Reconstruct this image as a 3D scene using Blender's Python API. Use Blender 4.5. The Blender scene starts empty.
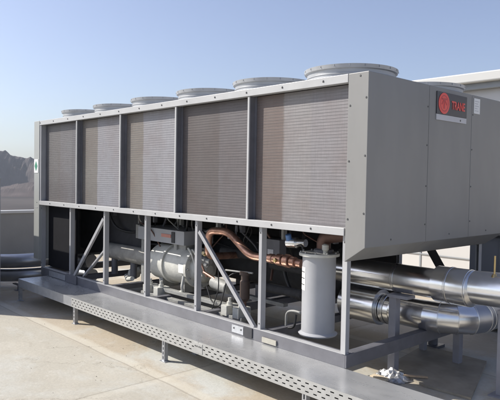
import bpy, bmesh, math, random
from mathutils import Vector, Matrix, noise
random.seed(7)
S = bpy.context.scene
COL = S.collection
PI = math.pi

# ------------------------------------------------------------------ camera
YAW, PIT, ROL = -0.8259, -0.0337, 0.0172
fw = Vector((math.sin(YAW)*math.cos(PIT), math.cos(YAW)*math.cos(PIT), math.sin(PIT)))
rt = fw.cross(Vector((0, 0, 1))).normalized()
up = rt.cross(fw)
r2 = math.cos(ROL)*rt + math.sin(ROL)*up
u2 = -math.sin(ROL)*rt + math.cos(ROL)*up
cd = bpy.data.cameras.new('camera')
cam = bpy.data.objects.new('camera', cd)
COL.objects.link(cam)
M = Matrix((r2, u2, -fw)).transposed().to_4x4()
M.translation = Vector((2.7776, -3.5893, 1.4429))
cam.matrix_world = M
cd.sensor_width = 36
cd.lens = 36*583.99/500
cd.clip_start = .05
cd.clip_end = 30000
S.camera = cam

# ------------------------------------------------------------------ light
SUN_TRAVEL = Vector((1.08, .75, -1.0)).normalized()
EL = math.asin(-SUN_TRAVEL.z)
w = bpy.data.worlds.new('World'); S.world = w; w.use_nodes = True
nt = w.node_tree; nt.nodes.clear()
sky = nt.nodes.new('ShaderNodeTexSky'); sky.sky_type = 'NISHITA'; sky.sun_disc = False
sky.sun_elevation = EL
sky.sun_rotation = math.atan2(-SUN_TRAVEL.x, -SUN_TRAVEL.y)
sky.altitude = 300; sky.air_density = 1.0; sky.dust_density = 2.0; sky.ozone_density = 3.5
bg = nt.nodes.new('ShaderNodeBackground'); bg.inputs['Strength'].default_value = .135
wo = nt.nodes.new('ShaderNodeOutputWorld')
hs = nt.nodes.new('ShaderNodeHueSaturation'); hs.inputs['Saturation'].default_value = .84; hs.inputs['Hue'].default_value = .512
nt.links.new(sky.outputs[0], hs.inputs['Color']); nt.links.new(hs.outputs[0], bg.inputs['Color']); nt.links.new(bg.outputs[0], wo.inputs['Surface'])
sd = bpy.data.lights.new('sun', 'SUN'); sd.energy = 5.0; sd.angle = math.radians(.55); sd.color = (1.0, .95, .87)
sun = bpy.data.objects.new('sun', sd); COL.objects.link(sun)
sun.rotation_euler = SUN_TRAVEL.to_track_quat('-Z', 'Y').to_euler()
S.view_settings.view_transform = 'Standard'; S.view_settings.look = 'None'
S.view_settings.gamma = 1; S.view_settings.use_curve_mapping = False
S.view_settings.exposure = 0.3
S.render.engine = 'CYCLES'

# ------------------------------------------------------------------ materials
MATS = {}
def mat(name, col, rough=.5, metal=0.0, var=.08, scale=6.0, bump=0.0, bscale=60.0, stretch=(1, 1, 1), col2=None, rvar=.1, spec=.5):
    """painted / metal surface with a cloudy colour variation, roughness variation and optional fine bump"""
    m = bpy.data.materials.new(name); m.use_nodes = True
    N = m.node_tree.nodes; L = m.node_tree.links
    b = N['Principled BSDF']
    tc = N.new('ShaderNodeTexCoord'); mp = N.new('ShaderNodeMapping'); mp.inputs['Scale'].default_value = stretch
    L.new(tc.outputs['Object'], mp.inputs[0])
    n = N.new('ShaderNodeTexNoise'); n.inputs['Scale'].default_value = scale; n.inputs['Detail'].default_value = 7
    n.inputs['Roughness'].default_value = .62
    L.new(mp.outputs[0], n.inputs['Vector'])
    cr = N.new('ShaderNodeValToRGB')
    cr.color_ramp.elements[0].position = .3; cr.color_ramp.elements[1].position = .7
    a = [max(0, c*(1-var)) for c in (col2 or col)]; bb = [min(1, c*(1+var)) for c in col]
    cr.color_ramp.elements[0].color = (*a, 1); cr.color_ramp.elements[1].color = (*bb, 1)
    L.new(n.outputs['Fac'], cr.inputs[0]); L.new(cr.outputs[0], b.inputs['Base Color'])
    mr = N.new('ShaderNodeMapRange'); mr.inputs['To Min'].default_value = max(0.02, rough-rvar); mr.inputs['To Max'].default_value = min(1, rough+rvar)
    n2 = N.new('ShaderNodeTexNoise'); n2.inputs['Scale'].default_value = scale*2.7; n2.inputs['Detail'].default_value = 5
    L.new(mp.outputs[0], n2.inputs['Vector']); L.new(n2.outputs['Fac'], mr.inputs['Value']); L.new(mr.outputs[0], b.inputs['Roughness'])
    b.inputs['Metallic'].default_value = metal
    b.inputs['Specular IOR Level'].default_value = spec
    if bump:
        n3 = N.new('ShaderNodeTexNoise'); n3.inputs['Scale'].default_value = bscale; n3.inputs['Detail'].default_value = 4
        L.new(tc.outputs['Object'], n3.inputs['Vector'])
        bp = N.new('ShaderNodeBump'); bp.inputs['Strength'].default_value = bump; bp.inputs['Distance'].default_value = .01
        L.new(n3.outputs['Fac'], bp.inputs['Height']); L.new(bp.outputs[0], b.inputs['Normal'])
    MATS[name] = m
    return m

P_FRAME = mat('frame_paint', (.36, .36, .37), .42, 0, .07, 5, .05, 30)
P_RAIL = mat('rail_paint', (.43, .43, .43), .4, 0, .07, 4, .04, 30)
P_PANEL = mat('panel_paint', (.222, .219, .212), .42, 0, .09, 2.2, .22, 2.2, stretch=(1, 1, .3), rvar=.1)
P_ROOF = mat('roof_sheet', (.5, .5, .5), .5, 0, .1, 3)
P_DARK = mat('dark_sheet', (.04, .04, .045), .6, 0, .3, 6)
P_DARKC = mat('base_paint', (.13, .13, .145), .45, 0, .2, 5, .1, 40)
P_SHROUD = mat('shroud_steel', (.42, .43, .44), .42, .25, .1, 5)
P_GUARD = mat('guard_wire', (.30, .31, .33), .45, .5, .1, 8)
P_FAN = mat('fan_plastic', (.10, .105, .115), .5, 0, .15, 8)
P_LIGHTG = mat('light_grey_paint', (.56, .555, .51), .45, 0, .16, 7, .25, 45)
P_CAST = mat('cast_grey_paint', (.30, .30, .285), .55, 0, .2, 12, .3, 60)
P_TANK = mat('tank_paint', (.38, .385, .40), .42, 0, .07, 4, .05, 40)
P_FOAM = mat('black_foam', (.028, .028, .03), .85, 0, .3, 10, .4, 50)
P_COPPER = mat('copper', (.46, .265, .195), .38, .75, .3, 10, .1, 30, col2=(.33, .18, .13), rvar=.14)
P_BROWN = mat('old_copper', (.13, .075, .06), .5, .5, .3, 10)
P_BRASS = mat('brass', (.6, .45, .22), .35, .9, .15, 10)
P_ALU = mat('aluminium_jacket', (.86, .86, .86), .24, 1.0, .07, 4, .22, 3.2, rvar=.08)
P_ALU2 = mat('aluminium_band', (.72, .72, .72), .3, 1.0, .08, 6)
P_ALUD = mat('dull_shaded_jacket', (.38, .39, .42), .36, .9, .12, 4, .2, 7)  # darker cladding for shaded pipes, the shade put into its colour
P_RUBBER = mat('black_rubber', (.02, .02, .022), .55, 0, .2, 10)
P_STRUT = mat('galvanised_strut', (.42, .43, .45), .42, .55, .12, 14)
P_GREYPOST = mat('grey_post', (.28, .28, .31), .5, 0, .12, 8)
P_WHITE = mat('sticker_white', (.78, .78, .76), .5, 0, .04, 8)
P_CREAM = mat('tape_cream', (.42, .40, .34), .6, 0, .1, 20)
P_SIGNK = mat('sign_black', (.045, .045, .055), .35, 0, .1, 5)
P_SIGNR = mat('sign_red', (.80, .085, .07), .4, 0, .05, 5)
P_SIGNR2 = mat('sign_red_deep', (.50, .05, .05), .4, 0, .05, 5)
P_SIGNG = mat('sign_grey', (.52, .52, .54), .4, 0, .04, 5)
P_INK = mat('ink', (.06, .06, .065), .6, 0, .1, 5)
P_GREEN = mat('sign_green', (.03, .22, .13), .5, 0, .05, 5)
P_BLUE = mat('valve_blue', (.10, .22, .48), .4, 0, .1, 8)
P_SCREW = mat('screw_dark', (.12, .12, .12), .5, .6, .1, 5)
P_BWHITE = mat('building_white', (.62, .605, .585), .5, 0, .04, .7)
P_FASCIA = mat('fascia_white', (.58, .575, .55), .5, 0, .04, .7)
P_SOFFIT = mat('shade_and_joint_grey', (.34, .36, .38), .5, 0, .05, 1)  # grey for the painted soffit shade and the panel joints
P_CABD = mat('cabinet_grey', (.20, .215, .245), .5, 0, .07, 2)
P_CABL = mat('cabinet_pale', (.34, .35, .36), .5, 0, .06, 2)
P_PARA = mat('parapet_grey', (.25, .25, .245), .7, 0, .08, 1.5, .2, 30)
P_COPING = mat('coping', (.5, .5, .49), .5, 0, .06, 4)
P_FOIL = mat('foil', (.5, .5, .5), .42, .8, .1, 20)
P_WOOD = mat('scrap_wood', (.45, .33, .22), .7, 0, .2, 12, stretch=(1, 8, 8))
P_PLY = mat('brown_board', (.30, .27, .22), .8, 0, .25, 3.5, .15, 40)
P_PLASTER = mat('offcut_foam', (.62, .52, .38), .8, 0, .15, 14, .4, 40)

def tray_mat():
    m = mat('galvanised_lid', (.54, .545, .545), .27, .6, .07, 3.0, .05, 3.0, rvar=.05)
    N = m.node_tree.nodes; L = m.node_tree.links; b = N['Principled BSDF']
    tc = N.new('ShaderNodeTexCoord')
    n = N.new('ShaderNodeTexNoise'); n.inputs['Scale'].default_value = 2.3; n.inputs['Detail'].default_value = 9; n.inputs['Roughness'].default_value = .72
    n.inputs['Distortion'].default_value = .6
    mp = N.new('ShaderNodeMapping'); mp.inputs['Scale'].default_value = (1, 2.4, 1); mp.inputs['Location'].default_value = (3.1, 1.7, 0)
    L.new(tc.outputs['Object'], mp.inputs[0]); L.new(mp.outputs[0], n.inputs['Vector'])
    cr = N.new('ShaderNodeValToRGB'); e = cr.color_ramp.elements
    e[0].position = .45; e[0].color = (0, 0, 0, 1); e[1].position = .95; e[1].color = (1, 1, 1, 1)
    L.new(n.outputs['Fac'], cr.inputs[0])
    old = b.inputs['Base Color'].links[0].from_socket
    mx = N.new('ShaderNodeMix'); mx.data_type = 'RGBA'; mx.inputs[7].default_value = (.50, .495, .48, 1)
    L.new(cr.outputs[0], mx.inputs[0]); L.new(old, mx.inputs[6]); L.new(mx.outputs[2], b.inputs['Base Color'])
    mm = N.new('ShaderNodeMapRange'); mm.inputs['To Min'].default_value = .6; mm.inputs['To Max'].default_value = .35
    L.new(cr.outputs[0], mm.inputs['Value']); L.new(mm.outputs[0], b.inputs['Metallic'])
    oldr = b.inputs['Roughness'].links[0].from_socket
    ad = N.new('ShaderNodeMath'); ad.operation = 'MULTIPLY_ADD'; ad.inputs[1].default_value = .12
    L.new(cr.outputs[0], ad.inputs[0]); L.new(oldr, ad.inputs[2]); L.new(ad.outputs[0], b.inputs['Roughness'])
    return m
P_LID = tray_mat()
P_FLANGE = mat('galvanised_flange', (.44, .44, .43), .45, .3, .1, 9, .1, 40)

def coil_mat(name, bands):
    """fin pack: fine fins, soft dirt, and colour that changes softly along the width. bands: [(x, colour), ...] in object x"""
    m = bpy.data.materials.new(name); m.use_nodes = True
    N = m.node_tree.nodes; L = m.node_tree.links; b = N['Principled BSDF']
    tc = N.new('ShaderNodeTexCoord'); sx = N.new('ShaderNodeSeparateXYZ'); L.new(tc.outputs['Object'], sx.inputs[0])
    def noise_(sc, scale, det, rough=.6):
        mp = N.new('ShaderNodeMapping'); mp.inputs['Scale'].default_value = sc; L.new(tc.outputs['Object'], mp.inputs[0])
        n = N.new('ShaderNodeTexNoise'); n.inputs['Scale'].default_value = scale; n.inputs['Detail'].default_value = det; n.inputs['Roughness'].default_value = rough
        L.new(mp.outputs[0], n.inputs['Vector']); return n.outputs['Fac']
    def math_(op, a, c, d=None):
        q = N.new('ShaderNodeMath'); q.operation = op
        for i, v in enumerate((a, c, d)):
            if v is None: continue
            if isinstance(v, (int, float)): q.inputs[i].default_value = v
            else: L.new(v, q.inputs[i])
        return q.outputs[0]
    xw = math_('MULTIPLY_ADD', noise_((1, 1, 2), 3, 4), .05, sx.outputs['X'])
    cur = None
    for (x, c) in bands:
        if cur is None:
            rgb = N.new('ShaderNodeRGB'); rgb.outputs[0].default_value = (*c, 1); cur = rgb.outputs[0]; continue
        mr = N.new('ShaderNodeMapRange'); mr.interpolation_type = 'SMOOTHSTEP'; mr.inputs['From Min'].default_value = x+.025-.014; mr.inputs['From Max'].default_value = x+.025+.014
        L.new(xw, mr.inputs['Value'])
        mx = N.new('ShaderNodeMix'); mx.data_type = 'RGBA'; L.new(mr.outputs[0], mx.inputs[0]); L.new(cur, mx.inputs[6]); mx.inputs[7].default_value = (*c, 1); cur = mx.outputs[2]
    # brown grime, heavier in soft clouds
    g = N.new('ShaderNodeValToRGB'); g.color_ramp.elements[0].position = .42; g.color_ramp.elements[1].position = .78
    L.new(noise_((1, 1, .8), 1.9, 9, .66), g.inputs[0])
    gm = N.new('ShaderNodeMix'); gm.data_type = 'RGBA'; gm.blend_type = 'MULTIPLY'; gm.inputs[7].default_value = (.86, .76, .72, 1)
    L.new(g.outputs[0], gm.inputs[0]); L.new(cur, gm.inputs[6]); cur = gm.outputs[2]
    # bent fins : long thin speckle, pale and dark
    sp = N.new('ShaderNodeMapRange'); sp.inputs['From Min'].default_value = .3; sp.inputs['From Max'].default_value = .7; sp.inputs['To Min'].default_value = .80; sp.inputs['To Max'].default_value = 1.16
    L.new(noise_((1.2, 1, 26), 7, 6, .7), sp.inputs['Value'])
    sp2 = N.new('ShaderNodeMapRange'); sp2.inputs['From Min'].default_value = .3; sp2.inputs['From Max'].default_value = .7; sp2.inputs['To Min'].default_value = .90; sp2.inputs['To Max'].default_value = 1.08
    L.new(noise_((60, 1, 2), 4, 4, .6), sp2.inputs['Value'])
    tub = math_('MULTIPLY_ADD', math_('SINE', math_('MULTIPLY', sx.outputs['Z'], 2*PI/.0254), 0), .055, 1.0)
    f = math_('MULTIPLY', math_('MULTIPLY', sp.outputs[0], sp2.outputs[0]), tub)
    mx = N.new('ShaderNodeMix'); mx.data_type = 'RGBA'; mx.blend_type = 'MULTIPLY'; mx.inputs[0].default_value = 1
    L.new(cur, mx.inputs[6]); L.new(f, mx.inputs[7]); L.new(mx.outputs[2], b.inputs['Base Color'])
    b.inputs['Roughness'].default_value = .55; b.inputs['Metallic'].default_value = .2
    bp = N.new('ShaderNodeBump'); bp.inputs['Strength'].default_value = .25; bp.inputs['Distance'].default_value = .004
    L.new(noise_((1, 1, 1.5), 5, 6, .6), bp.inputs['Height']); L.new(bp.outputs[0], b.inputs['Normal'])
    return m

def concrete_mat():
    m = bpy.data.materials.new('roof_concrete'); m.use_nodes = True
    N = m.node_tree.nodes; L = m.node_tree.links; b = N['Principled BSDF']
    tc = N.new('ShaderNodeTexCoord')
    def noise_(scale, det, rough=.6, loc=(0, 0, 0), dist=0):
        mp = N.new('ShaderNodeMapping'); mp.inputs['Location'].default_value = loc; L.new(tc.outputs['Object'], mp.inputs[0])
        n = N.new('ShaderNodeTexNoise'); n.inputs['Scale'].default_value = scale; n.inputs['Detail'].default_value = det
        n.inputs['Roughness'].default_value = rough; n.inputs['Distortion'].default_value = dist
        L.new(mp.outputs[0], n.inputs['Vector']); return n.outputs['Fac']
    def ramp(fac, p0, p1, c0=(0, 0, 0, 1), c1=(1, 1, 1, 1)):
        c = N.new('ShaderNodeValToRGB'); c.color_ramp.elements[0].position = p0; c.color_ramp.elements[1].position = p1
        c.color_ramp.elements[0].color = c0; c.color_ramp.elements[1].color = c1
        L.new(fac, c.inputs[0]); return c.outputs[0]
    def mix(f, a, bcol, blend='MIX'):
        x = N.new('ShaderNodeMix'); x.data_type = 'RGBA'; x.blend_type = blend
        if isinstance(f, float): x.inputs[0].default_value = f
        else: L.new(f, x.inputs[0])
        for i, v in ((6, a), (7, bcol)):
            if isinstance(v, tuple): x.inputs[i].default_value = v
            else: L.new(v, x.inputs[i])
        return x.outputs[2]
    base = ramp(noise_(.9, 8, .65), .3, .72, (.41, .35, .26, 1), (.50, .43, .33, 1))
    gsep = N.new('ShaderNodeSeparateXYZ'); L.new(tc.outputs['Object'], gsep.inputs[0])
    gm = N.new('ShaderNodeMapRange'); gm.inputs['From Min'].default_value = -.60; gm.inputs['From Max'].default_value = -.85; L.new(gsep.outputs['Y'], gm.inputs['Value'])
    base2 = ramp(noise_(1.1, 8, .65, (3, 3, 0)), .3, .72, (.43, .40, .33, 1), (.52, .485, .405, 1))
    base = mix(gm.outputs[0], base, base2)
    pale = ramp(noise_(.75, 7, .68, (4.4, 2.2, 0), .5), .47, .62)
    c = mix(pale, base, (.52, .515, .465, 1))
    fine = ramp(noise_(38, 5, .7), .25, .8, (.86, .86, .86, 1), (1.07, 1.07, 1.07, 1))
    c = mix(1.0, c, fine, 'MULTIPLY')
    stain = ramp(noise_(3.3, 9, .75, (1, 7, 0), 1.2), .58, .75)
    st = N.new('ShaderNodeMath'); st.operation = 'MULTIPLY'; st.inputs[1].default_value = .5; L.new(stain, st.inputs[0])
    c = mix(st.outputs[0], c, (.30, .26, .20, 1))
    # joints between the cast bays: a dark crack beside a pale filled band, slightly wandering
    sx = N.new('ShaderNodeSeparateXYZ')
    wn = N.new('ShaderNodeTexNoise'); wn.inputs['Scale'].default_value = 1.6; wn.inputs['Detail'].default_value = 5; L.new(tc.outputs['Object'], wn.inputs['Vector'])
    sc = N.new('ShaderNodeVectorMath'); sc.operation = 'SCALE'; sc.inputs['Scale'].default_value = .05; L.new(wn.outputs['Color'], sc.inputs[0])
    va = N.new('ShaderNodeVectorMath'); va.operation = 'ADD'; L.new(tc.outputs['Object'], va.inputs[0]); L.new(sc.outputs[0], va.inputs[1])
    L.new(va.outputs[0], sx.inputs[0])
    def line(axis, off, period, width, soft):
        a = N.new('ShaderNodeMath'); a.operation = 'ADD'; a.inputs[1].default_value = -off + 100*period + period/2; L.new(sx.outputs[axis], a.inputs[0])
        mo = N.new('ShaderNodeMath'); mo.operation = 'MODULO'; mo.inputs[1].default_value = period; L.new(a.outputs[0], mo.inputs[0])
        s = N.new('ShaderNodeMath'); s.operation = 'SUBTRACT'; s.inputs[1].default_value = period/2; L.new(mo.outputs[0], s.inputs[0])
        ab = N.new('ShaderNodeMath'); ab.operation = 'ABSOLUTE'; L.new(s.outputs[0], ab.inputs[0])
        mr = N.new('ShaderNodeMapRange'); mr.inputs['From Min'].default_value = width+soft; mr.inputs['From Max'].default_value = width
        mr.inputs['To Min'].default_value = 0; mr.inputs['To Max'].default_value = 1; L.new(ab.outputs[0], mr.inputs['Value'])
        return mr.outputs[0]
    def scaled(v, k):
        q = N.new('ShaderNodeMath'); q.operation = 'MULTIPLY'; q.inputs[1].default_value = k; L.new(v, q.inputs[0]); return q.outputs[0]
    c = mix(scaled(line('Y', -.66, 2.4, .035, .05), .5), c, (.60, .565, .47, 1))
    c = mix(scaled(line('X', -1.40, 4.8, .02, .05), .25), c, (.64, .60, .50, 1))
    c = mix(scaled(line('Y', -.715, 2.4, .003, .012), .4), c, (.17, .14, .11, 1))
    c = mix(scaled(line('X', -1.46, 4.8, .003, .010), .4), c, (.19, .16, .12, 1))
    vo = N.new('ShaderNodeTexVoronoi'); vo.feature = 'DISTANCE_TO_EDGE'; vo.inputs['Scale'].default_value = .55
    dn = N.new('ShaderNodeTexNoise'); dn.inputs['Scale'].default_value = 2.2; dn.inputs['Detail'].default_value = 8; dn.inputs['Roughness'].default_value = .7; L.new(tc.outputs['Object'], dn.inputs['Vector'])
    ds = N.new('ShaderNodeVectorMath'); ds.operation = 'SCALE'; ds.inputs['Scale'].default_value = .55; L.new(dn.outputs['Color'], ds.inputs[0])
    da = N.new('ShaderNodeVectorMath'); da.operation = 'ADD'; L.new(tc.outputs['Object'], da.inputs[0]); L.new(ds.outputs[0], da.inputs[1]); L.new(da.outputs[0], vo.inputs['Vector'])
    ck = N.new('ShaderNodeMapRange'); ck.inputs['From Min'].default_value = .0035; ck.inputs['From Max'].default_value = .0005; L.new(vo.outputs['Distance'], ck.inputs['Value'])
    cm = N.new('ShaderNodeMath'); cm.operation = 'MULTIPLY'; L.new(ck.outputs[0], cm.inputs[0]); L.new(ramp(noise_(.8, 3, .5, (9, 1, 0)), .5, .6, (0, 0, 0, 1), (.55, .55, .55, 1)), cm.inputs[1])
    c = mix(cm.outputs[0], c, (.20, .17, .13, 1))
    grit = ramp(noise_(140, 3, .8, (2, 2, 0)), .66, .74, (0, 0, 0, 1), (.4, .4, .4, 1))
    c = mix(grit, c, (.26, .23, .19, 1))
    scuff = ramp(noise_(7, 8, .8, (5, 3, 0), .8), .56, .7, (0, 0, 0, 1), (.45, .45, .45, 1))
    c = mix(scuff, c, (.60, .58, .52, 1))
    L.new(c, b.inputs['Base Color']); b.inputs['Roughness'].default_value = .85
    bp = N.new('ShaderNodeBump'); bp.inputs['Strength'].default_value = .35; bp.inputs['Distance'].default_value = .01
    L.new(noise_(24, 8, .7), bp.inputs['Height']); L.new(bp.outputs[0], b.inputs['Normal'])
    return m

def land_mat(name, c1, c2, scale):
    m = mat(name, c1, .95, 0, .15, scale, 0, 1, col2=c2, rvar=.02, spec=.1)
    return m

# ------------------------------------------------------------------ mesh builder
WORLD_ORG = {}
class MB:
    def __init__(s): s.v = []; s.f = []; s.sm = []
    def add(s, vs, fs, smooth=False):
        o = len(s.v); s.v += [Vector(v) for v in vs]; s.f += [tuple(o+i for i in f) for f in fs]; s.sm += [smooth]*len(fs); return s
    def box(s, a, b):
        x0, y0, z0 = a; x1, y1, z1 = b
        x0, x1 = sorted((x0, x1)); y0, y1 = sorted((y0, y1)); z0, z1 = sorted((z0, z1))
        v = [(x0,y0,z0),(x1,y0,z0),(x1,y1,z0),(x0,y1,z0),(x0,y0,z1),(x1,y0,z1),(x1,y1,z1),(x0,y1,z1)]
        return s.add(v, [(0,3,2,1),(4,5,6,7),(0,1,5,4),(1,2,6,5),(2,3,7,6),(3,0,4,7)])
    def beam(s, a, b, w, h, side=(0, 1, 0)):
        a = Vector(a); b = Vector(b); d = (b-a).normalized(); sd = Vector(side); t = (sd - d*sd.dot(d)).normalized(); q = d.cross(t)
        vs = []
        for p in (a, b):
            for i, j in ((-1,-1),(1,-1),(1,1),(-1,1)): vs.append(p + q*(i*w/2) + t*(j*h/2))
        return s.add(vs, [(0,3,2,1),(4,5,6,7),(0,1,5,4),(1,2,6,5),(2,3,7,6),(3,0,4,7)])
    def tube(s, pts, r, n=16, cap=True):
        pts = [Vector(p) for p in pts]; rs = r if isinstance(r, (list, tuple)) else [r]*len(pts)
        d0 = (pts[1]-pts[0]).normalized()
        ref = Vector((0, 0, 1)) if abs(d0.z) < .9 else Vector((1, 0, 0))
        t = (ref - d0*ref.dot(d0)).normalized(); vs = []
        for i, p in enumerate(pts):
            d = ((pts[min(i+1, len(pts)-1)]-p).normalized() if i < len(pts)-1 else Vector()) + ((p-pts[max(i-1, 0)]).normalized() if i > 0 else Vector())
            if d.length < 1e-6: d = d0
            d.normalize(); t = (t - d*t.dot(d)).normalized(); q = d.cross(t)
            for k in range(n):
                a = 2*PI*k/n; vs.append(p + (t*math.cos(a) + q*math.sin(a))*rs[i])
        fs = [(i*n+k, i*n+(k+1) % n, (i+1)*n+(k+1) % n, (i+1)*n+k) for i in range(len(pts)-1) for k in range(n)]
        s.add(vs, fs, True)
        if cap:
            s.add(vs[:n], [tuple(reversed(range(n)))]); s.add(vs[-n:], [tuple(range(n))])
        return s
    def lathe(s, c, axis, prof, n=32, cap=True):
        """prof: (distance along axis, radius); ring seams are kept sharp by duplicate rings where the profile turns"""
        c = Vector(c); ax = Vector(axis).normalized(); ref = Vector((0, 0, 1)) if abs(ax.z) < .9 else Vector((1, 0, 0))
        t = (ref-ax*ref.dot(ax)).normalized(); q = ax.cross(t)
        def ring(h, r): return [c+ax*h+(t*math.cos(2*PI*k/n)+q*math.sin(2*PI*k/n))*r for k in range(n)]
        for (h0, ra), (h1, rb) in zip(prof, prof[1:]):
            s.add(ring(h0, ra)+ring(h1, rb), [(k, (k+1) % n, n+(k+1) % n, n+k) for k in range(n)], True)
        if cap:
            if prof[0][1] > 1e-4: s.add(ring(*prof[0]), [tuple(reversed(range(n)))])
            if prof[-1][1] > 1e-4: s.add(ring(*prof[-1]), [tuple(range(n))])
        return s
    def build(s, name, m, parent=None, bevel=0, loc=None, weld=False):
        org = Vector(loc) if loc is not None else (WORLD_ORG[parent.name].copy() if parent else Vector())
        me = bpy.data.meshes.new(name)
        me.from_pydata([v-org for v in s.v], [], s.f)
        me.polygons.foreach_set('use_smooth', s.sm)
        me.materials.append(m)
        if weld:
            bm = bmesh.new(); bm.from_mesh(me); bmesh.ops.remove_doubles(bm, verts=bm.verts, dist=1e-5); bm.to_mesh(me); bm.free()
        me.update()
        o = bpy.data.objects.new(name, me); COL.objects.link(o)
        if parent:
            o.parent = parent; o.location = org - WORLD_ORG[parent.name]
        else: o.location = org
        WORLD_ORG[o.name] = org
        if bevel:
            b = o.modifiers.new('bevel', 'BEVEL'); b.width = bevel; b.segments = 2; b.limit_method = 'ANGLE'; b.angle_limit = math.radians(50)
        return o

def empty(name, loc, label, cat, group=None):
    o = bpy.data.objects.new(name, None); COL.objects.link(o); o.location = loc; o.empty_display_size = .1
    WORLD_ORG[o.name] = Vector(loc); tag(o, label, cat, group); return o
def tag(o, label, cat, group=None):
    o['label'] = label; o['category'] = cat
    if group: o['group'] = group
    return o
def structure(o): o['kind'] = 'structure'; return o
def copy_tree(o, parent=None, loc=None):
    c = o.copy(); COL.objects.link(c)
    if parent: c.parent = parent
    if loc is not None: c.location = loc
    for ch in list(o.children): copy_tree(ch, c)
    return c
def arc(c, a, b, n=8):
    """quarter bend between points a and b round the corner c"""
    c, a, b = Vector(c), Vector(a), Vector(b)
    o = a + b - c
    return [o + (a-o)*math.cos(t) + (b-o)*math.sin(t) for t in [PI/2*i/n for i in range(n+1)]]
def bends(pts, rad, n=7):
    """polyline with rounded corners"""
    P = [Vector(p) for p in pts]; out = [P[0]]
    for i in range(1, len(P)-1):
        a = (P[i-1]-P[i]); b = (P[i+1]-P[i]); r = min(rad, a.length*.49, b.length*.49)
        A = P[i]+a.normalized()*r; B = P[i]+b.normalized()*r
        for k in range(n+1):
            t = k/n; out.append(A*(1-t)**2 + P[i]*2*t*(1-t) + B*t*t)
    out.append(P[-1]); return out
def text_mb(txt, size, origin, xdir, ydir, depth=.003):
    cu = bpy.data.curves.new('t', 'FONT'); cu.body = txt; cu.size = size; cu.extrude = depth; cu.offset = size*.022; cu.resolution_u = 3
    o = bpy.data.objects.new('t', cu); COL.objects.link(o)
    dg = bpy.context.evaluated_depsgraph_get(); me = bpy.data.meshes.new_from_object(o.evaluated_get(dg))
    bpy.data.objects.remove(o)
    X = Vector(xdir); Y = Vector(ydir); Z = X.cross(Y).normalized(); O = Vector(origin)
    mb = MB(); mb.add([O+X*v.co.x+Y*v.co.y+Z*v.co.z for v in me.vertices], [tuple(p.vertices) for p in me.polygons])
    w_ = max(v.co.x for v in me.vertices); bpy.data.meshes.remove(me)
    return mb, w_

GZ = -.31
# ================================================================== ground and land
m_conc = concrete_mat()
fl = MB(); fl.box((-10.75, -14, GZ-.5), (16, 30, GZ)); structure(fl.build('roof_floor', m_conc))
ter = MB()
HALF = 9000
ter.add([(-HALF, -HALF, -16), (HALF, -HALF, -16), (HALF, HALF, -16), (-HALF, HALF, -16)], [(0, 1, 2, 3)])
structure(ter.build('ground', land_mat('desert_plain', (.10, .088, .082), (.06, .055, .055), .008)))

def mountains():
    mb = MB(); nx, ny = 330, 80
    vs = []
    for j in range(ny):
        for i in range(nx):
            ang = math.radians(-22 + 70*i/(nx-1))          # around the direction -x
            rr = 520 + 1500*(j/(ny-1))
            x = 2.8 - rr*math.cos(ang); y = -3.6 - rr*math.sin(ang)*-1
            t = j/(ny-1)
            env = math.sin(PI*min(1, t*1.15))**.8 if t*1.15 < 1 else 0
            s = Vector((x/380, y/380, 3.3))
            h = 0; a = 1; f = 1
            for k in range(8):
                h += a*(1-abs(noise.noise(s*f)*2)); a *= .52; f *= 2.07
            hh = (h-.55)*62*env
            vs.append((x, y, -18 + max(0, hh)*1.0))
    fs = [(j*nx+i, j*nx+i+1, (j+1)*nx+i+1, (j+1)*nx+i) for j in range(ny-1) for i in range(nx-1)]
    mb.add(vs, fs, False)
    return structure(mb.build('mountains', land_mat('rocky_slopes', (.12, .10, .095), (.06, .053, .055), .012)))
mountains()

# ================================================================== parapet
pa = empty('parapet_wall', (-10.6, 0, GZ), 'low grey parapet wall with a pale coping at the roof edge behind the left end of the chiller', 'wall')
b = MB(); b.box((-10.7, -14, GZ), (-10.5, 30, .61)); b.build('wall_body', P_PARA, pa)
b = MB(); b.box((-10.74, -14, .61), (-10.46, 30, .67)); b.build('coping', P_COPING, pa, bevel=.006)
for y in (-1.6, .55, 2.9):
    b = MB(); b.box((-10.497, y-.03, GZ), (-10.47, y+.03, .60)); b.build('joint_cover', P_COPING, pa)

# ================================================================== white building
BY = 6.0
bu = empty('white_building', (2, BY, GZ), 'long white building with a deep white roof fascia behind the chiller', 'building')
b = MB(); b.box((-7.0, BY, GZ), (15, BY+6, 3.04)); b.build('wall', P_BWHITE, bu)
b = MB(); b.box((-7.5, BY-.25, 3.14), (15.5, BY+6.4, 3.30)); b.build('roof', P_FASCIA, bu, bevel=.02)
b = MB(); b.box((-7.3, BY-.13, 3.042), (15.3, BY+6.2, 3.138)); b.build('soffit_shade_band', P_SOFFIT, bu)  # shadow under the fascia, put into a grey band
for i in range(11):
    x = -6.9+i*.98*2
    b = MB(); b.box((x, BY-.012, GZ+.1), (x+.03, BY-.001, 2.94)); b.build('panel_joint', P_SOFFIT, bu)
for z in (.14, 1.15, 2.80):
    b = MB(); b.box((-6.99, BY-.02, z), (14.99, BY-.013, z+.018)); b.build('panel_joint', P_SOFFIT, bu)

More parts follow.
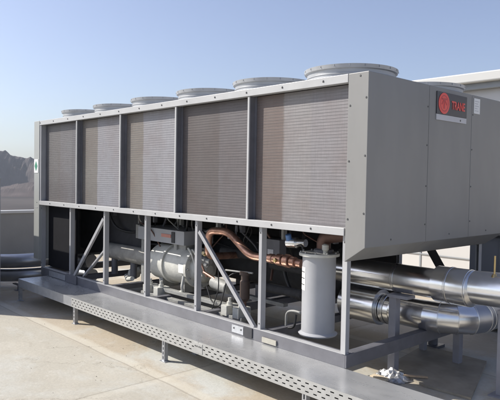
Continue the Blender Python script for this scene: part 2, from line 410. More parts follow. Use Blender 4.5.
# ================================================================== equipment cabinet at the left, mostly outside the frame
cb = empty('equipment_cabinet', (-5.9, -1.02, GZ), 'tall pale grey equipment cabinet at the left edge, in front of the parapet', 'cabinet')
b = MB(); b.box((-9.4, -1.39, GZ+.08), (-5.4, -.685, 1.40)); b.build('cabinet_body', P_CABL, cb, bevel=.006)
b = MB(); b.box((-9.42, -1.405, 1.402), (-5.39, -.680, 1.42)); b.build('cabinet_top', P_CABL, cb, bevel=.004)
b = MB(); b.box((-9.3, -1.35, GZ), (-5.44, -.70, GZ+.078)); b.build('plinth', P_DARKC, cb)
for x in (-8.5, -7.9, -7.3, -6.5, -5.94):
    b = MB(); b.box((x, -1.405, GZ+.14), (x+.49, -1.392, 1.38)); d = b.build('door', P_CABL, cb, bevel=.003)
    h = MB(); h.box((x+.4, -1.43, .6), (x+.42, -1.406, .74)); h.build('handle', P_DARKC, d)

# ================================================================== grey unit behind the right end
g2 = empty('grey_equipment_unit', (.8, 3.7, GZ), 'dark blue grey equipment unit standing behind the right end of the chiller', 'cabinet')
b = MB(); b.box((-.62, 3.2, GZ+.1), (2.6, 4.3, .82)); b.build('cabinet_body', P_CABD, g2, bevel=.01)
b = MB(); b.box((-.65, 3.17, .822), (2.63, 4.33, .85)); b.build('cabinet_top', P_DARK, g2)
for x in (-.25, .45, 1.15, 1.85):
    b = MB(); b.box((x, 3.184, GZ+.15), (x+.66, 3.198, .78)); b.build('door', P_CABD, g2, bevel=.004)
for x in (-.5, 1, 2.5):
    b = MB(); b.box((x-.05, 3.3, GZ), (x+.05, 4.2, GZ+.098)); b.build('foot', P_DARK, g2)

# ================================================================== THE CHILLER
W = 2.25; XL = -5.66; X0 = 0.0; XOV = .187; ZR = 2.262; ZM0, ZM1 = 1.030, 1.089
ch = empty('air_cooled_chiller', (-2.8, W/2, GZ), 'long grey chiller with coil panels and roof fans above an open frame', 'chiller')

# base frame
b = MB(); b.box((XL, 0, -.045), (X0, .012, .104)); b.box((XL, .012, .09), (X0, .09, .104)); b.box((XL, .012, .004), (X0, .09, .016))
b.build('base_channel', P_DARKC, ch, bevel=.0015)
b = MB(); b.box((XL, W-.012, .004), (X0, W, .104)); b.box((XL, W-.09, .09), (X0, W-.012, .104)); b.build('base_channel', P_DARKC, ch)
b = MB(); b.box((X0+.001, .0, .002), (X0+.013, W, .106)); b.box((X0-.07, .092, .091), (X0, W-.092, .106)); b.build('base_channel', P_DARKC, ch, bevel=.0015)
b = MB(); b.box((XL-.013, .0, .002), (XL-.001, W, .106)); b.box((XL, .092, .091), (XL+.07, W-.092, .106)); b.build('base_channel', P_DARKC, ch, bevel=.0015)
b = MB(); b.box((XL, .001, .1045), (X0-.001, .045, .112)); b.build('lit_channel_edge', P_RAIL, ch)  # pale strip paints the sunlit top edge of the channel
POSTX = [-.03-.94*i for i in range(7)]
for x in POSTX[1:-1]:
    b = MB(); b.box((x-.04, .092, .02), (x+.04, W-.092, .088)); b.build('cross_member', P_DARKC, ch)
# supports under the base
for x in (-5.2, -3.5, -1.9, -.45):
    for y in (.15, W-.15):
        b = MB(); b.box((x-.09, y-.09, GZ), (x+.09, y+.09, GZ+.03)); b.lathe((x, y, GZ+.03), (0, 0, 1), [(0, .05), (.20, .05)], 20); b.box((x-.08, y-.08, GZ+.23), (x+.08, y+.08, .003))
        b.build('spring_mount', P_DARKC, ch)

# lower posts, front and rear (folded angles: front leaf + side leaf)
def post(x, y0, sgn, z0=.1125, z1=ZM0-.002, wdt=.036, dep=.06):
    b = MB(); b.box((x-wdt/2, y0, z0), (x+wdt/2, y0+sgn*.004, z1)); b.box((x+wdt/2-.004, y0+sgn*.0045, z0), (x+wdt/2, y0+sgn*dep, z1))
    b.box((x-wdt/2, y0+sgn*.0045, z0), (x-wdt/2+.004, y0+sgn*dep, z1))
    o = b.build('lower_post', P_FRAME, ch)
    for z in (z0+.05, z1-.05):
        s = MB(); s.lathe((x, y0-sgn*.0045, z), (0, sgn, 0), [(0, .005), (.0045, .009)], 8); s.build('bolt', P_SCREW, o)
    return o
for i, x in enumerate(POSTX):
    post(x, .002, 1)
    post(x if i else -.03, W-.002, -1)
# corner end posts a little wider
# diagonal braces
def brace(a, b_, y, w_=.04, m=P_FRAME):
    b = MB(); b.beam((a[0], y, a[1]), (b_[0], y, b_[1]), w_, .006); b.beam((a[0]+.016, y+.018, a[1]), (b_[0]+.016, y+.018, b_[1]), .005, .03)
    return b.build('diagonal_brace', m, ch)
brace((-3.83, .93), (-4.62, .11), .009)
brace((-1.875, .92), (-1.05, .11), .009)
brace((-3.83, .56), (-4.44, .12), .05, .02)
brace((-.72, .92), (-.30, .30), W-.02, .1, P_DARK)
brace((-2.8, .93), (-3.6, .12), W-.03)
# gusset plates on the channel
b = MB(); b.box((-1.33, -.007, .018), (-1.17, -.001, .088)); g = b.build('gusset_plate', P_STRUT, ch, bevel=.001)
for dx in (-1.30, -1.20):
    s = MB(); s.lathe((dx, -.012, .06), (0, 1, 0), [(0, .007), (.005, .009)], 8); s.build('bolt', P_SCREW, g)
b = MB(); b.box((-1.165, -.009, .010), (-1.05, -.001, .10)); b.build('gusset_plate', P_DARK, ch, bevel=.001)
b = MB(); b.box((-5.38, -.006, .012), (-4.86, -.001, .085)); b.build('gusset_plate', P_STRUT, ch, bevel=.001)
b = MB(); b.box((-4.80, -.02, .004), (-4.50, -.001, .115)); b.build('gusset_plate', P_DARKC, ch, bevel=.002)

# mid rail and top rail
b = MB(); b.box((XL-.03, -.034, ZM0), (X0-.012, .04, ZM1)); mrail = b.build('middle_rail', P_RAIL, ch, bevel=.003)
b = MB(); b.box((XL, W-.04, ZM0), (X0, W+.034, ZM1)); b.build('middle_rail', P_RAIL, ch, bevel=.003)
b = MB(); b.box((XL-.006, -.034, 2.198), (X0-.004, .03, 2.262)); trail = b.build('top_rail', P_RAIL, ch, bevel=.003)
b = MB(); b.box((XL, W-.03, 2.198), (X0, W+.034, 2.262)); b.build('top_rail', P_RAIL, ch, bevel=.003)
for i in range(13):
    x = -.25-i*.45
    s = MB(); s.lathe((x, -.040, 2.232), (0, 1, 0), [(0, .006), (.005, .010)], 8); s.build('bolt', P_SCREW, trail)
    s = MB(); s.lathe((x-.1, -.040, 1.062), (0, 1, 0), [(0, .006), (.005, .010)], 8); s.build('bolt', P_SCREW, mrail)

# coil bays
PIT_ = 1.1265
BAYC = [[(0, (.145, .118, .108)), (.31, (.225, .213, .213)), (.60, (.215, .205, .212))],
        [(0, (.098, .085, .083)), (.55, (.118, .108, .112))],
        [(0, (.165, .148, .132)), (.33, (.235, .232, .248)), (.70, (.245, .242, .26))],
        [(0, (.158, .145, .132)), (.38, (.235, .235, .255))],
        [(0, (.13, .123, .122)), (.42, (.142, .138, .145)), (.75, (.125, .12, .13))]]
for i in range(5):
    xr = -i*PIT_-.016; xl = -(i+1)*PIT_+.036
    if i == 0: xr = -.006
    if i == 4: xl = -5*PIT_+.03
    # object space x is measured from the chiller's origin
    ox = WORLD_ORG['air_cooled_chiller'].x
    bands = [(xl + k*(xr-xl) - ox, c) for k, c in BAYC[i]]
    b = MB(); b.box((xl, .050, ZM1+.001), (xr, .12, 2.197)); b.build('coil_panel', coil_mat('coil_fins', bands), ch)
    b = MB(); nz = 43
    for k in range(nz):
        z = ZM1+.014 + k*(2.19-ZM1-.014)/(nz-.5)
        b.box((xl+.001, .0485, z-.0006), (xr-.001, .0496, z+.0006))
    b.build('coil_guard', mat('coil_guard_wire', tuple(c*.95 for c in BAYC[i][1][1]), .5, .1, .08, 5), ch)
for i in range(1, 5):
    x = -i*PIT_
    b = MB(); b.box((x-.014, -.026, ZM1+.001), (x+.010, -.012, 2.197)); b.build('coil_post', P_RAIL, ch, bevel=.002)
    b = MB(); b.box((x-.012, -.0115, ZM1+.001), (x+.009, .125, 2.197)); b.box((x+.0095, .040, ZM1+.001), (x+.035, .118, 2.197)); b.build('coil_post_shade', P_DARKC, ch)  # dark web and plate paint the shaded side of the post
b = MB(); b.box((-5*PIT_-.05, -.026, ZM1+.001), (-5*PIT_-.001, .12, 2.197)); b.build('coil_post', P_FRAME, ch, bevel=.002)
b = MB(); b.box((-5*PIT_, .045, ZM1+.001), (-5*PIT_+.029, .118, 2.197)); b.build('coil_post_shade', P_DARKC, ch)  # same painted shade strip beside the end post
# rear coil, inner dark partitions, roof deck with fan holes closed by the fans, underside pan
b = MB(); b.box((XL, W-.12, ZM1+.001), (X0, W-.05, 2.197)); b.build('rear_coil', coil_mat('coil_rear', [(0, (.2, .2, .2))]), ch)
b = MB(); b.box((XL+.01, .13, ZM1-.03), (X0-.01, W-.13, ZM1)); b.build('drain_pan', P_DARK, ch)
b = MB(); b.box((XL, .032, 2.215), (X0-.002, W-.032, 2.256)); b.build('roof_deck', P_ROOF, ch)

# near end cabinet : side strip, sloped underside, big end face in three sheets
ZF = .955; ZU = .83
def prism(y0, y1, x0=X0, x1=XOV):
    m_ = MB()
    prof = [(x0, ZU), (x1, ZF), (x1, ZR), (x0, ZR)]
    vs = [(x, y0, z) for x, z in prof]+[(x, y1, z) for x, z in prof]
    m_.add(vs, [(0, 1, 2, 3), (7, 6, 5, 4), (0, 4, 5, 1), (1, 5, 6, 2), (2, 6, 7, 3), (3, 7, 4, 0)])
    return m_
YS = [-.034, .812, 1.552, W+.034]
names_y = []
sheets = []
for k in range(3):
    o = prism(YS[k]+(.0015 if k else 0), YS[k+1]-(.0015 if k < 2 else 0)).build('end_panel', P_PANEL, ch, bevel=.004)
    sheets.append(o)
def screw(p, axis, parent, r=.009):
    s = MB(); s.lathe(p, axis, [(0, r), (.004, r*.7)], 8); s.build('screw', P_SCREW, parent)
for z in (2.05, 1.62, 1.19): screw((XOV-.02, -.034, z+.02), (0, -1, 0), sheets[0])
for z in (2.02, 1.60, 1.16): screw((.02, -.034, z), (0, -1, 0), sheets[0])
screw((.11, -.034, 2.235), (0, -1, 0), sheets[0])
for y, k in ((YS[1]-.02, 0), (YS[2]+.02, 2), (YS[3]-.03, 2)):
    for z in (2.08, 1.76, 1.42, 1.1): screw((XOV, y, z), (1, 0, 0), sheets[k], .008)
for y in (.3, 1.2, 1.9): screw((XOV, y, 1.0), (1, 0, 0), sheets[min(2, int(y/.8))], .008)
# corner post below the strip
b = MB(); b.box((-.036, -.006, .108), (.004, .0015, ZU-.002)); b.build('corner_post', P_RAIL, ch)

# far (left) end panel
b = MB(); b.box((-5.86, -.036, .22), (-5.672, W+.03, 2.264)); far = b.build('far_end_panel', mat('pale_panel_paint', (.34, .35, .335), .45, 0, .05, 2), ch, bevel=.004)
b = MB(); b.box((-5.82, -.036, .98), (-5.72, -.0385, .99)); b.build('seam', P_FRAME, far)
# green and white notice on its front
b = MB(); b.box((-5.845, -.041, 1.50), (-5.705, -.0365, 1.70)); nb = b.build('notice', P_WHITE, far)
g = MB(); cx, cz = -5.775, 1.60
g.add([(cx-.05, -.0428, cz), (cx, -.0428, cz-.075), (cx+.05, -.0428, cz), (cx, -.0428, cz+.075),
       (cx-.05, -.0414, cz), (cx, -.0414, cz-.075), (cx+.05, -.0414, cz), (cx, -.0414, cz+.075)],
      [(0, 1, 2, 3), (0, 4, 5, 1), (1, 5, 6, 2), (2, 6, 7, 3), (3, 7, 4, 0)])
g.build('arrow_mark', P_GREEN, nb)

# sign on the end face
sx = XOV+.004
b = MB(); b.box((XOV+.001, .92, 2.035), (XOV+.008, 1.44, 2.225)); sg = b.build('sign_plate', P_SIGNK, ch)
s = MB(); s.lathe((XOV+.0085, 1.035, 2.13), (1, 0, 0), [(0, .090), (.003, .090)], 40); s.build('emblem', P_SIGNR, sg)
s = MB()
for k in range(40):   # ring inside the emblem
    a0, a1 = 2*PI*k/40, 2*PI*(k+1)/40
    p = [(XOV+.0122, 1.035+r*math.cos(a), 2.13+r*math.sin(a)) for a in (a0, a1) for r in (.062, .070)]
    s.add(p, [(0, 1, 3, 2)])
s.box((XOV+.012, 1.035-.040, 2.160), (XOV+.0135, 1.035+.040, 2.174)); s.box((XOV+.012, 1.035-.008, 2.085), (XOV+.0135, 1.035+.008, 2.159))
s.beam((XOV+.0128, 1.035-.010, 2.158), (XOV+.0128, 1.035-.042, 2.120), .010, .0012, (1, 0, 0)); s.beam((XOV+.0128, 1.035+.010, 2.158), (XOV+.0128, 1.035+.042, 2.120), .010, .0012, (1, 0, 0))
s.build('emblem_mark', P_SIGNR2, sg)
t, tw = text_mb('TRANE', .100, (0, 0, 0), (0, 1, 0), (0, 0, 1), .001)
t2 = MB(); kx = .235/tw; t2.v = [Vector((XOV+.0105+v.x, 1.165+v.y*kx, 2.094+v.z)) for v in t.v]; t2.f = t.f; t2.sm = t.sm
t2.build('lettering', P_SIGNR, sg)
b = MB(); b.box((XOV+.001, .92, 1.985), (XOV+.007, 1.44, 2.033)); b.build('sign_strip', P_SIGNG, sg)
s = MB(); s.lathe((XOV+.0072, 1.33, 2.006), (1, 0, 0), [(0, .009), (.0015, .009)], 14); s.build('badge', P_SIGNK, sg)
b = MB(); b.box((XOV+.001, 1.585, 2.095), (XOV+.004, 1.70, 2.235)); lb = b.build('data_label', P_WHITE, ch)
s = MB()
for k in range(5): s.box((XOV+.0042, 1.60, 2.205-k*.022), (XOV+.005, 1.60+(.08, .06, .075, .05, .07)[k], 2.212-k*.022))
s.build('printed_lines', P_SIGNG, lb)

# ---------------- fans
def make_fan(cx, cy):
    z0 = 2.257; r = .385
    b = MB()
    c = (cx, cy, z0)
    b.lathe(c, (0, 0, 1), [(0, r+.004), (.008, r+.004), (.010, r-.012), (.050, r-.012), (.054, r-.006), (.060, r-.006), (.064, r-.012), (.092, r-.010), (.098, r+.008), (.128, r+.014), (.1285, r+.006), (.100, r-.014), (.02, r-.028), (.0, r-.028)], 56, cap=False)
    fan = b.build('fan', P_SHROUD, ch, loc=(cx, cy, z0))
    g = MB()
    for k in range(11):
        rr = .05+.034*k
        hh = .125+.028*(1-(rr/.39)**2)
        g.tube([(cx+rr*math.cos(a), cy+rr*math.sin(a), z0+hh) for a in [2*PI*q/40 for q in range(41)]], .0022, 5, False)
    for k in range(20):
        a = 2*PI*k/20
        g.tube([(cx+rr*math.cos(a), cy+rr*math.sin(a), z0+.127+.028*(1-(rr/.39)**2)) for rr in (.03, .15, .27, .36, .397)], .0026, 5, False)
        g.tube([(cx+.397*math.cos(a), cy+.397*math.sin(a), z0+.127), (cx+.4005*math.cos(a), cy+.4005*math.sin(a), z0+.108)], .0022, 5, False)
    g.lathe((cx, cy, z0+.150), (0, 0, 1), [(0, .05), (.006, .05), (.008, .0)], 20)
    g.build('fan_guard', P_GUARD, fan)
    h = MB(); h.lathe((cx, cy, z0+.005), (0, 0, 1), [(0, .10), (.07, .10), (.085, .07), (.09, 0)], 24); h.build('hub', P_FAN, fan)
    f0 = None
    for k in range(5):
        a = 2*PI*k/5+.3
        m_ = MB()
        def P(rr, da, dz): return (cx+rr*math.cos(a+da), cy+rr*math.sin(a+da), z0+.035+dz)
        pts = [P(.09, -.30, .030), P(.09, .30, -.02), P(.23, -.34, .032), P(.23, .42, -.024), P(.355, -.20, .026), P(.355, .50, -.026)]
        lo = [(x, y, z-.006) for x, y, z in pts]
        m_.add(pts+lo, [(0, 2, 3, 1), (2, 4, 5, 3), (6, 7, 9, 8), (8, 9, 11, 10), (0, 1, 7, 6), (1, 3, 9, 7), (3, 5, 11, 9), (5, 4, 10, 11), (4, 2, 8, 10), (2, 0, 6, 8)])
        m_.build('blade', P_FAN, fan)
    d = MB(); d.lathe((cx, cy, z0), (0, 0, 1), [(.0, .365), (.003, .365)], 40); d.build('fan_throat_shade', P_DARK, fan)  # solid dark disc on the closed deck, painted as the shaded throat
    return fan
FX, FQ, FY1, FY2 = -.363, .941, .46, 1.62
fan0 = make_fan(FX, FY1)
base = fan0.location.copy()
for row in (0, 1):
    for i in range(6):
        if row == 0 and i == 0: continue
        copy_tree(fan0, ch, base + Vector((-i*FQ, (FY2-FY1)*row, 0)))

# ---------------- inside: rear closing sheets (bay at the right is open)
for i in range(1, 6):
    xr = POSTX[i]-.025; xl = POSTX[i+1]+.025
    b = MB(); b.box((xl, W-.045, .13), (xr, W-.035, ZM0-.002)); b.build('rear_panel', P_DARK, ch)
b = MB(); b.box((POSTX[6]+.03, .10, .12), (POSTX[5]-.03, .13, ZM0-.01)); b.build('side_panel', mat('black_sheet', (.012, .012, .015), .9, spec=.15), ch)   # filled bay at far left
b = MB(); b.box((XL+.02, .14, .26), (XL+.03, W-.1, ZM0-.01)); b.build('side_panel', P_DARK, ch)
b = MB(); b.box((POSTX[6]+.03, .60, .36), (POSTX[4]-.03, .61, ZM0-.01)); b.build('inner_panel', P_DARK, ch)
# evaporator (black insulated shell)
b = MB(); b.lathe((-5.3, 1.25, .50), (1, 0, 0), [(0, .2), (.05, .27), (.12, .29), (4.2, .29), (4.28, .26), (4.33, .18)], 40); b.build('evaporator', P_FOAM, ch)
for x in (-4.6, -2.0):
    b = MB(); b.box((x-.03, .95, .10), (x+.03, 1.55, .26)); b.build('evaporator_saddle', P_DARKC, ch)
# compressor (screw type, light grey)
CY, CZ = .62, .405
b = MB(); b.lathe((-3.45, CY, CZ), (1, 0, 0), [(0, .17), (.02, .20), (.04, .218), (.34, .222), (.34, .245), (.375, .245), (.375, .222), (.60, .218), (.74, .205), (.78, .20), (.80, .20), (.80, .235), (.84, .235), (.84, .17), (.92, .155), (.97, .12), (1.0, .05)], 44)
cp = b.build('compressor', P_LIGHTG, ch)
s = MB(); s.box((-2.76, CY-.223, CZ-.05), (-2.66, CY-.213, CZ+.05)); s.build('rating_label', P_WHITE, cp)
for k in range(12):
    a = 2*PI*k/12; s = MB(); s.lathe((-2.61, CY+.207*math.cos(a), CZ+.207*math.sin(a)), (1, 0, 0), [(0, .010), (.03, .010)], 6)
    s.build('flange_bolt', P_CAST, cp)
for x in (-3.3, -2.85):
    s = MB(); s.box((x, CY-.12, .10), (x+.08, CY+.12, CZ-.17)); s.build('compressor_foot', P_CAST, cp)
s = MB(); s.box((-3.05, CY-.09, CZ+.19), (-2.80, CY+.09, CZ+.27)); s.build('terminal_box', P_CAST, cp, bevel=.01)
for k, (dx, h) in enumerate(((-2.58, .24), (-2.50, .17), (-2.66, .25))):
    s = MB(); s.tube(bends([(dx, CY-.1, CZ+.16), (dx, CY-.17, CZ+h), (dx+.10, CY-.2, CZ+h-.02), (dx+.2, CY-.16, CZ-.05)], .06), .011, 8); s.build('oil_line', P_COPPER if k == 1 else P_LIGHTG, cp)
s = MB(); s.lathe((-2.45, CY-.12, CZ+.12), (1, 0, 0), [(0, .045), (.09, .045), (.10, .03), (.16, .03)], 16); s.build('service_valve', P_CAST, cp)
# flexible hose hanging off the compressor
s = MB(); s.tube(bends([(-2.64, CY-.23, CZ-.08), (-2.62, CY-.27, CZ-.2), (-2.62, CY-.25, .16), (-2.72, CY-.24, .13)], .05), .017, 10); s.build('hose', P_LIGHTG, cp)
# second machine behind/left: grey suction vessel
b = MB(); b.lathe((-4.72, .56, .42), (1, 0, 0), [(0, .06), (.05, .10), (.09, .108), (.95, .112), (1.0, .095), (1.3, .085)], 32); b.build('suction_vessel', mat('beige_paint', (.36, .345, .31), .55, 0, .2, 9, .3, 50), ch)
b = MB(); b.tube(bends([(-4.5, .56, .33), (-4.5, .56, .1)], .05), .045, 12); b.build('vessel_leg', P_DARKC, ch)
b = MB(); b.tube(bends([(-4.0, .56, .33), (-4.0, .56, .1)], .05), .045, 12); b.build('vessel_leg', P_DARKC, ch)
b = MB(); b.lathe((-4.20, .62, .10), (.7, .3, .5), [(0, .04), (.05, .075), (.12, .085), (.16, .05), (.22, .03)], 16); b.tube([(-4.25, .6, .1), (-4.05, .5, .09), (-3.85, .45, .13)], .03, 10); b.build('strainer', P_LIGHTG, ch)
# control box over the compressor
b = MB(); b.box((-3.74, .46, .665), (-2.74, .90, .83)); cbx = b.build('control_box', P_TANK, ch, bevel=.004)
s = MB(); s.box((-3.20, .453, .735), (-3.0, .4585, .775)); s.build('warning_label', mat('faded_red', (.55, .25, .2), .6), cbx)
s = MB(); s.box((-2.98, .448, .68), (-2.92, .4585, .81)); s.build('box_hinge', P_DARK, cbx)
for x, z in ((-3.0, .40), (-3.72, .112)):
    b = MB(); b.box((x, .50, z), (x+.06, .56, .664)); b.build('box_bracket', P_CAST, ch)
b = MB(); b.box((-3.86, .5, .66), (-3.76, .55, .84)); b.build('junction_box', P_CAST, ch, bevel=.004)
# skid rails inside
for y, z in ((.36, .13), (.30, .05), (.9, .12)):
    b = MB(); b.box((-3.35, y-.035, z-.02), (-1.5, y+.035, z+.02)); b.build('skid_rail', P_CAST, ch, bevel=.003)
for k, x in enumerate((-3.28, -3.05, -1.62, -1.8)):
    b = MB(); b.box((x, .25, .055), (x+.09, .42, .16)); b.lathe((x+.045, .33, .16), (0, 0, 1), [(0, .03), (.03, .03), (.03, .018), (.07, .018)], 8); b.build('skid_clamp', P_LIGHTG, ch, bevel=.004)
b = MB(); b.lathe((-2.15, .42, .33), (1, 0, -.12), [(0, .05), (.02, .065), (.26, .065), (.28, .05)], 18); b.build('filter_drier', P_CAST, ch)
b = MB(); b.tube([(-2.28, .40, .42), (-1.98, .40, .34)], .016, 10); b.build('liquid_line', P_COPPER, ch)
b = MB(); b.tube(bends([(-2.1, .3, .3), (-2.0, .28, .16), (-1.85, .28, .12), (-1.8, .34, .45), (-1.7, .4, .5)], .06), .007, 8); b.tube(bends([(-1.95, .33, .62), (-1.90, .3, .3), (-1.98, .28, .08)], .06), .006, 8); b.build('cable', P_RUBBER, ch)
b = MB(); b.tube([(-1.86, .36, .50), (-1.45, .36, .52)], .010, 8); b.build('pressure_line', P_CAST, ch)
for k, (dx, dz) in enumerate(((-2.22, .50), (-2.26, .62))):
    b = MB(); b.lathe((dx, .40, dz), (.4, -.8, .3), [(0, .024), (.02, .024), (.02, .012), (.05, .012), (.05, .019), (.065, .019)], 10); b.build('valve', P_CAST if k != 1 else P_BRASS, ch)
b = MB(); b.lathe((-1.56, .36, .22), (0, 0, 1), [(0, .03), (.03, .05), (.2, .05), (.22, .04), (.27, .04), (.27, .055), (.30, .055)], 16); b.build('expansion_valve', mat('dull_brown', (.085, .06, .05), .6, .3), ch)
b = MB(); b.lathe((-1.56, .36, .10), (0, 0, 1), [(0, .04), (.04, .04), (.04, .02), (.12, .02)], 12); b.build('valve_stem', P_BROWN, ch)
# big copper discharge line
cy = .28
path = bends([(-2.12, cy+.55, .60), (-2.09, cy+.02, .62), (-2.05, cy, .905), (-1.73, cy, .915), (-1.40, cy, .70), (-.95, cy, .715), (-.74, cy+.02, .70)], .10, 9)
b = MB(); b.tube(path, .039, 20); cpipe = b.build('copper_pipe', P_COPPER, ch)
for x, r_, l_ in ((-1.13, .046, .05), (-1.03, .055, .07), (-.93, .062, .06), (-.85, .048, .05)):
    s = MB(); s.lathe((x, cy, .71), (1, 0, 0), [(0, r_-.006), (.006, r_), (l_, r_), (l_+.006, r_-.006)], 8 if r_ > .054 else 20); s.build('fitting', P_COPPER, cpipe)
s = MB(); s.lathe((-1.0, cy-.04, .71), (0, -1, 0), [(0, .02), (.03, .02), (.035, .01)], 8); s.build('drain_plug', P_BRASS, cpipe)
b = MB(); b.tube([(-1.68, .34, .98), (-1.69, .33, .80)], .012, 8); b.tube([(-1.75, .3, .86), (-1.60, .3, .85)], .022, 10); b.build('pipe_hanger', P_DARKC, ch)
# oil separator tank
TX, TY = -.545, .31
b = MB(); b.lathe((TX, TY, .107), (0, 0, 1), [(0, .165), (.012, .172), (.03, .146), (.69, .146)], 56); tk = b.build('oil_separator', P_TANK, ch)
s = MB(); s.lathe((TX, TY, .798), (0, 0, 1), [(0, .176), (.022, .176), (.026, .168)], 56); s.build('tank_flange', P_LIGHTG, tk)
s = MB()
import math as _m
for k in range(10):   # label wrapped on the shell
    a0 = _m.radians(-138+3.6*k); a1 = _m.radians(-138+3.6*(k+1)); r_ = .1475
    s.add([(TX+r_*_m.cos(a0), TY+r_*_m.sin(a0), .50), (TX+r_*_m.cos(a1), TY+r_*_m.sin(a1), .50), (TX+r_*_m.cos(a1), TY+r_*_m.sin(a1), .70), (TX+r_*_m.cos(a0), TY+r_*_m.sin(a0), .70)], [(0, 1, 2, 3)], True)
ls = s.build('tank_label', P_WHITE, tk)
for z0 in (.545, .60, .655):
    s = MB()
    for k in range(1, 9):
        a0 = _m.radians(-138+3.6*k); a1 = _m.radians(-138+3.6*(k+1)); r_ = .1485
        s.add([(TX+r_*_m.cos(a0), TY+r_*_m.sin(a0), z0), (TX+r_*_m.cos(a1), TY+r_*_m.sin(a1), z0), (TX+r_*_m.cos(a1), TY+r_*_m.sin(a1), z0+.008), (TX+r_*_m.cos(a0), TY+r_*_m.sin(a0), z0+.008)], [(0, 1, 2, 3)])
    s.build('printed_line', P_INK, ls)
for k in range(10):
    a = 2*PI*k/10+.2; s = MB(); s.lathe((TX+.16*_m.cos(a), TY+.16*_m.sin(a), .824), (0, 0, 1), [(0, .009), (.012, .009)], 6)
    s.build('flange_bolt', P_CAST, tk)
b = MB(); b.tube(bends([(TX+.03, TY+.02, .82), (TX+.03, TY+.02, .96), (TX+.24, TY+.03, 1.0), (TX+.34, TY+.5, 1.0)], .16, 9), .062, 20); b.build('discharge_elbow', P_BROWN, ch)
b = MB(); b.lathe((TX+.03, TY+.02, .822), (0, 0, 1), [(0, .085), (.03, .085), (.04, .065)], 24); b.build('elbow_collar', P_DARKC, ch)
b = MB(); b.lathe((TX+.10, TY-.04, .82), (0, 0, 1), [(0, .02), (.03, .02), (.04, .03), (.08, .03), (.09, .012)], 14); b.build('relief_valve', P_LIGHTG, ch)
b = MB(); b.lathe((-.98, .35, .87), (1, .1, .05), [(0, .03), (.02, .05), (.12, .05), (.14, .035), (.22, .035)], 18); bv = b.build('solenoid_valve', P_ALU2, ch)
s = MB(); s.lathe((-.93, .33, .90), (0, -.3, 1), [(0, .028), (.05, .028), (.055, .02)], 14); s.build('valve_coil', P_BLUE, bv)
b = MB(); b.tube(bends([(-.80, .30, .86), (-.72, .28, .88), (-.70, .28, .80), (-.71, .29, .75)], .04), .008, 8); b.build('capillary_line', P_RUBBER, ch)
b = MB(); b.tube(bends([(-.92, .30, .11), (-.90, .28, .24), (-.80, .26, .275), (-.70, .26, .27)], .09), .011, 10); b.build('oil_line', P_CAST, ch)
b = MB(); b.tube(bends([(-.84, .25, .11), (-.76, .24, .13), (-.74, .24, .25)], .06), .011, 10); b.build('oil_line', P_RUBBER, ch)
# gloomy clutter: wiring looms, brackets and thin tubes hung under the pan and round the vessels
rc = random.Random(5)
for k in range(26):
    x = rc.uniform(-4.4, -.9); y = rc.uniform(.45, .9); z = rc.uniform(.86, 1.0)
    pth = [(x, y, 1.03), (x+rc.uniform(-.06, .06), y, z), (x+rc.uniform(-.4, .4), y+rc.uniform(-.1, .15), z-rc.uniform(.05, .3)), (x+rc.uniform(-.5, .5), y+rc.uniform(-.1, .2), rc.uniform(.35, .8))]
    b = MB(); b.tube(bends(pth, .1, 5), rc.choice((.006, .008, .011, .014)), 8); b.build('wiring', rc.choice((P_RUBBER, P_RUBBER, P_DARKC, P_CAST, P_BROWN)), ch)
for k in range(9):
    x = -4.5+k*.46+rc.uniform(-.1, .1); y = rc.uniform(.35, .8)
    b = MB(); b.box((x, y, rc.uniform(.84, .92)), (x+.03, y+.05, 1.028)); b.build('hanger_bracket', P_CAST if k % 2 else P_DARKC, ch)
for k, (x, y, z, r_, l_) in enumerate(((-1.45, .62, .60, .06, .5), (-2.4, .75, .62, .05, .6), (-1.5, .55, .36, .045, .55), (-4.4, .85, .70, .06, 1.3))):
    b = MB(); b.lathe((x, y, z), (1, 0, rc.uniform(-.06, .06)), [(0, r_*.6), (.02, r_), (l_, r_), (l_+.02, r_*.6)], 20); b.build('insulated_pipe', P_FOAM, ch)
b = MB(); b.box((-1.42, .50, .62), (-1.22, .60, .86)); bx_ = b.build('relay_box', P_DARKC, ch, bevel=.004)
s = MB(); s.box((-1.38, .4955, .70), (-1.30, .499, .76)); s.build('sticker', P_SIGNG, bx_)
# a couple of dark hoses and conduit in the gloom
for k, pth in enumerate(([(-1.35, .7, .95), (-1.3, .65, .5), (-1.1, .6, .3), (-.9, .7, .25)], [(-1.25, .9, .98), (-1.2, .8, .65), (-1.0, .7, .5), (-.8, .7, .62)], [(-4.6, .5, 1.0), (-4.4, .5, .75), (-4.1, .6, .7), (-3.8, .6, .78)], [(-2.6, .6, 1.0), (-2.5, .5, .86), (-2.3, .5, .8), (-2.1, .5, .95)])):
    b = MB(); b.tube(bends(pth, .15), .018, 10); b.build('conduit', P_RUBBER, ch)
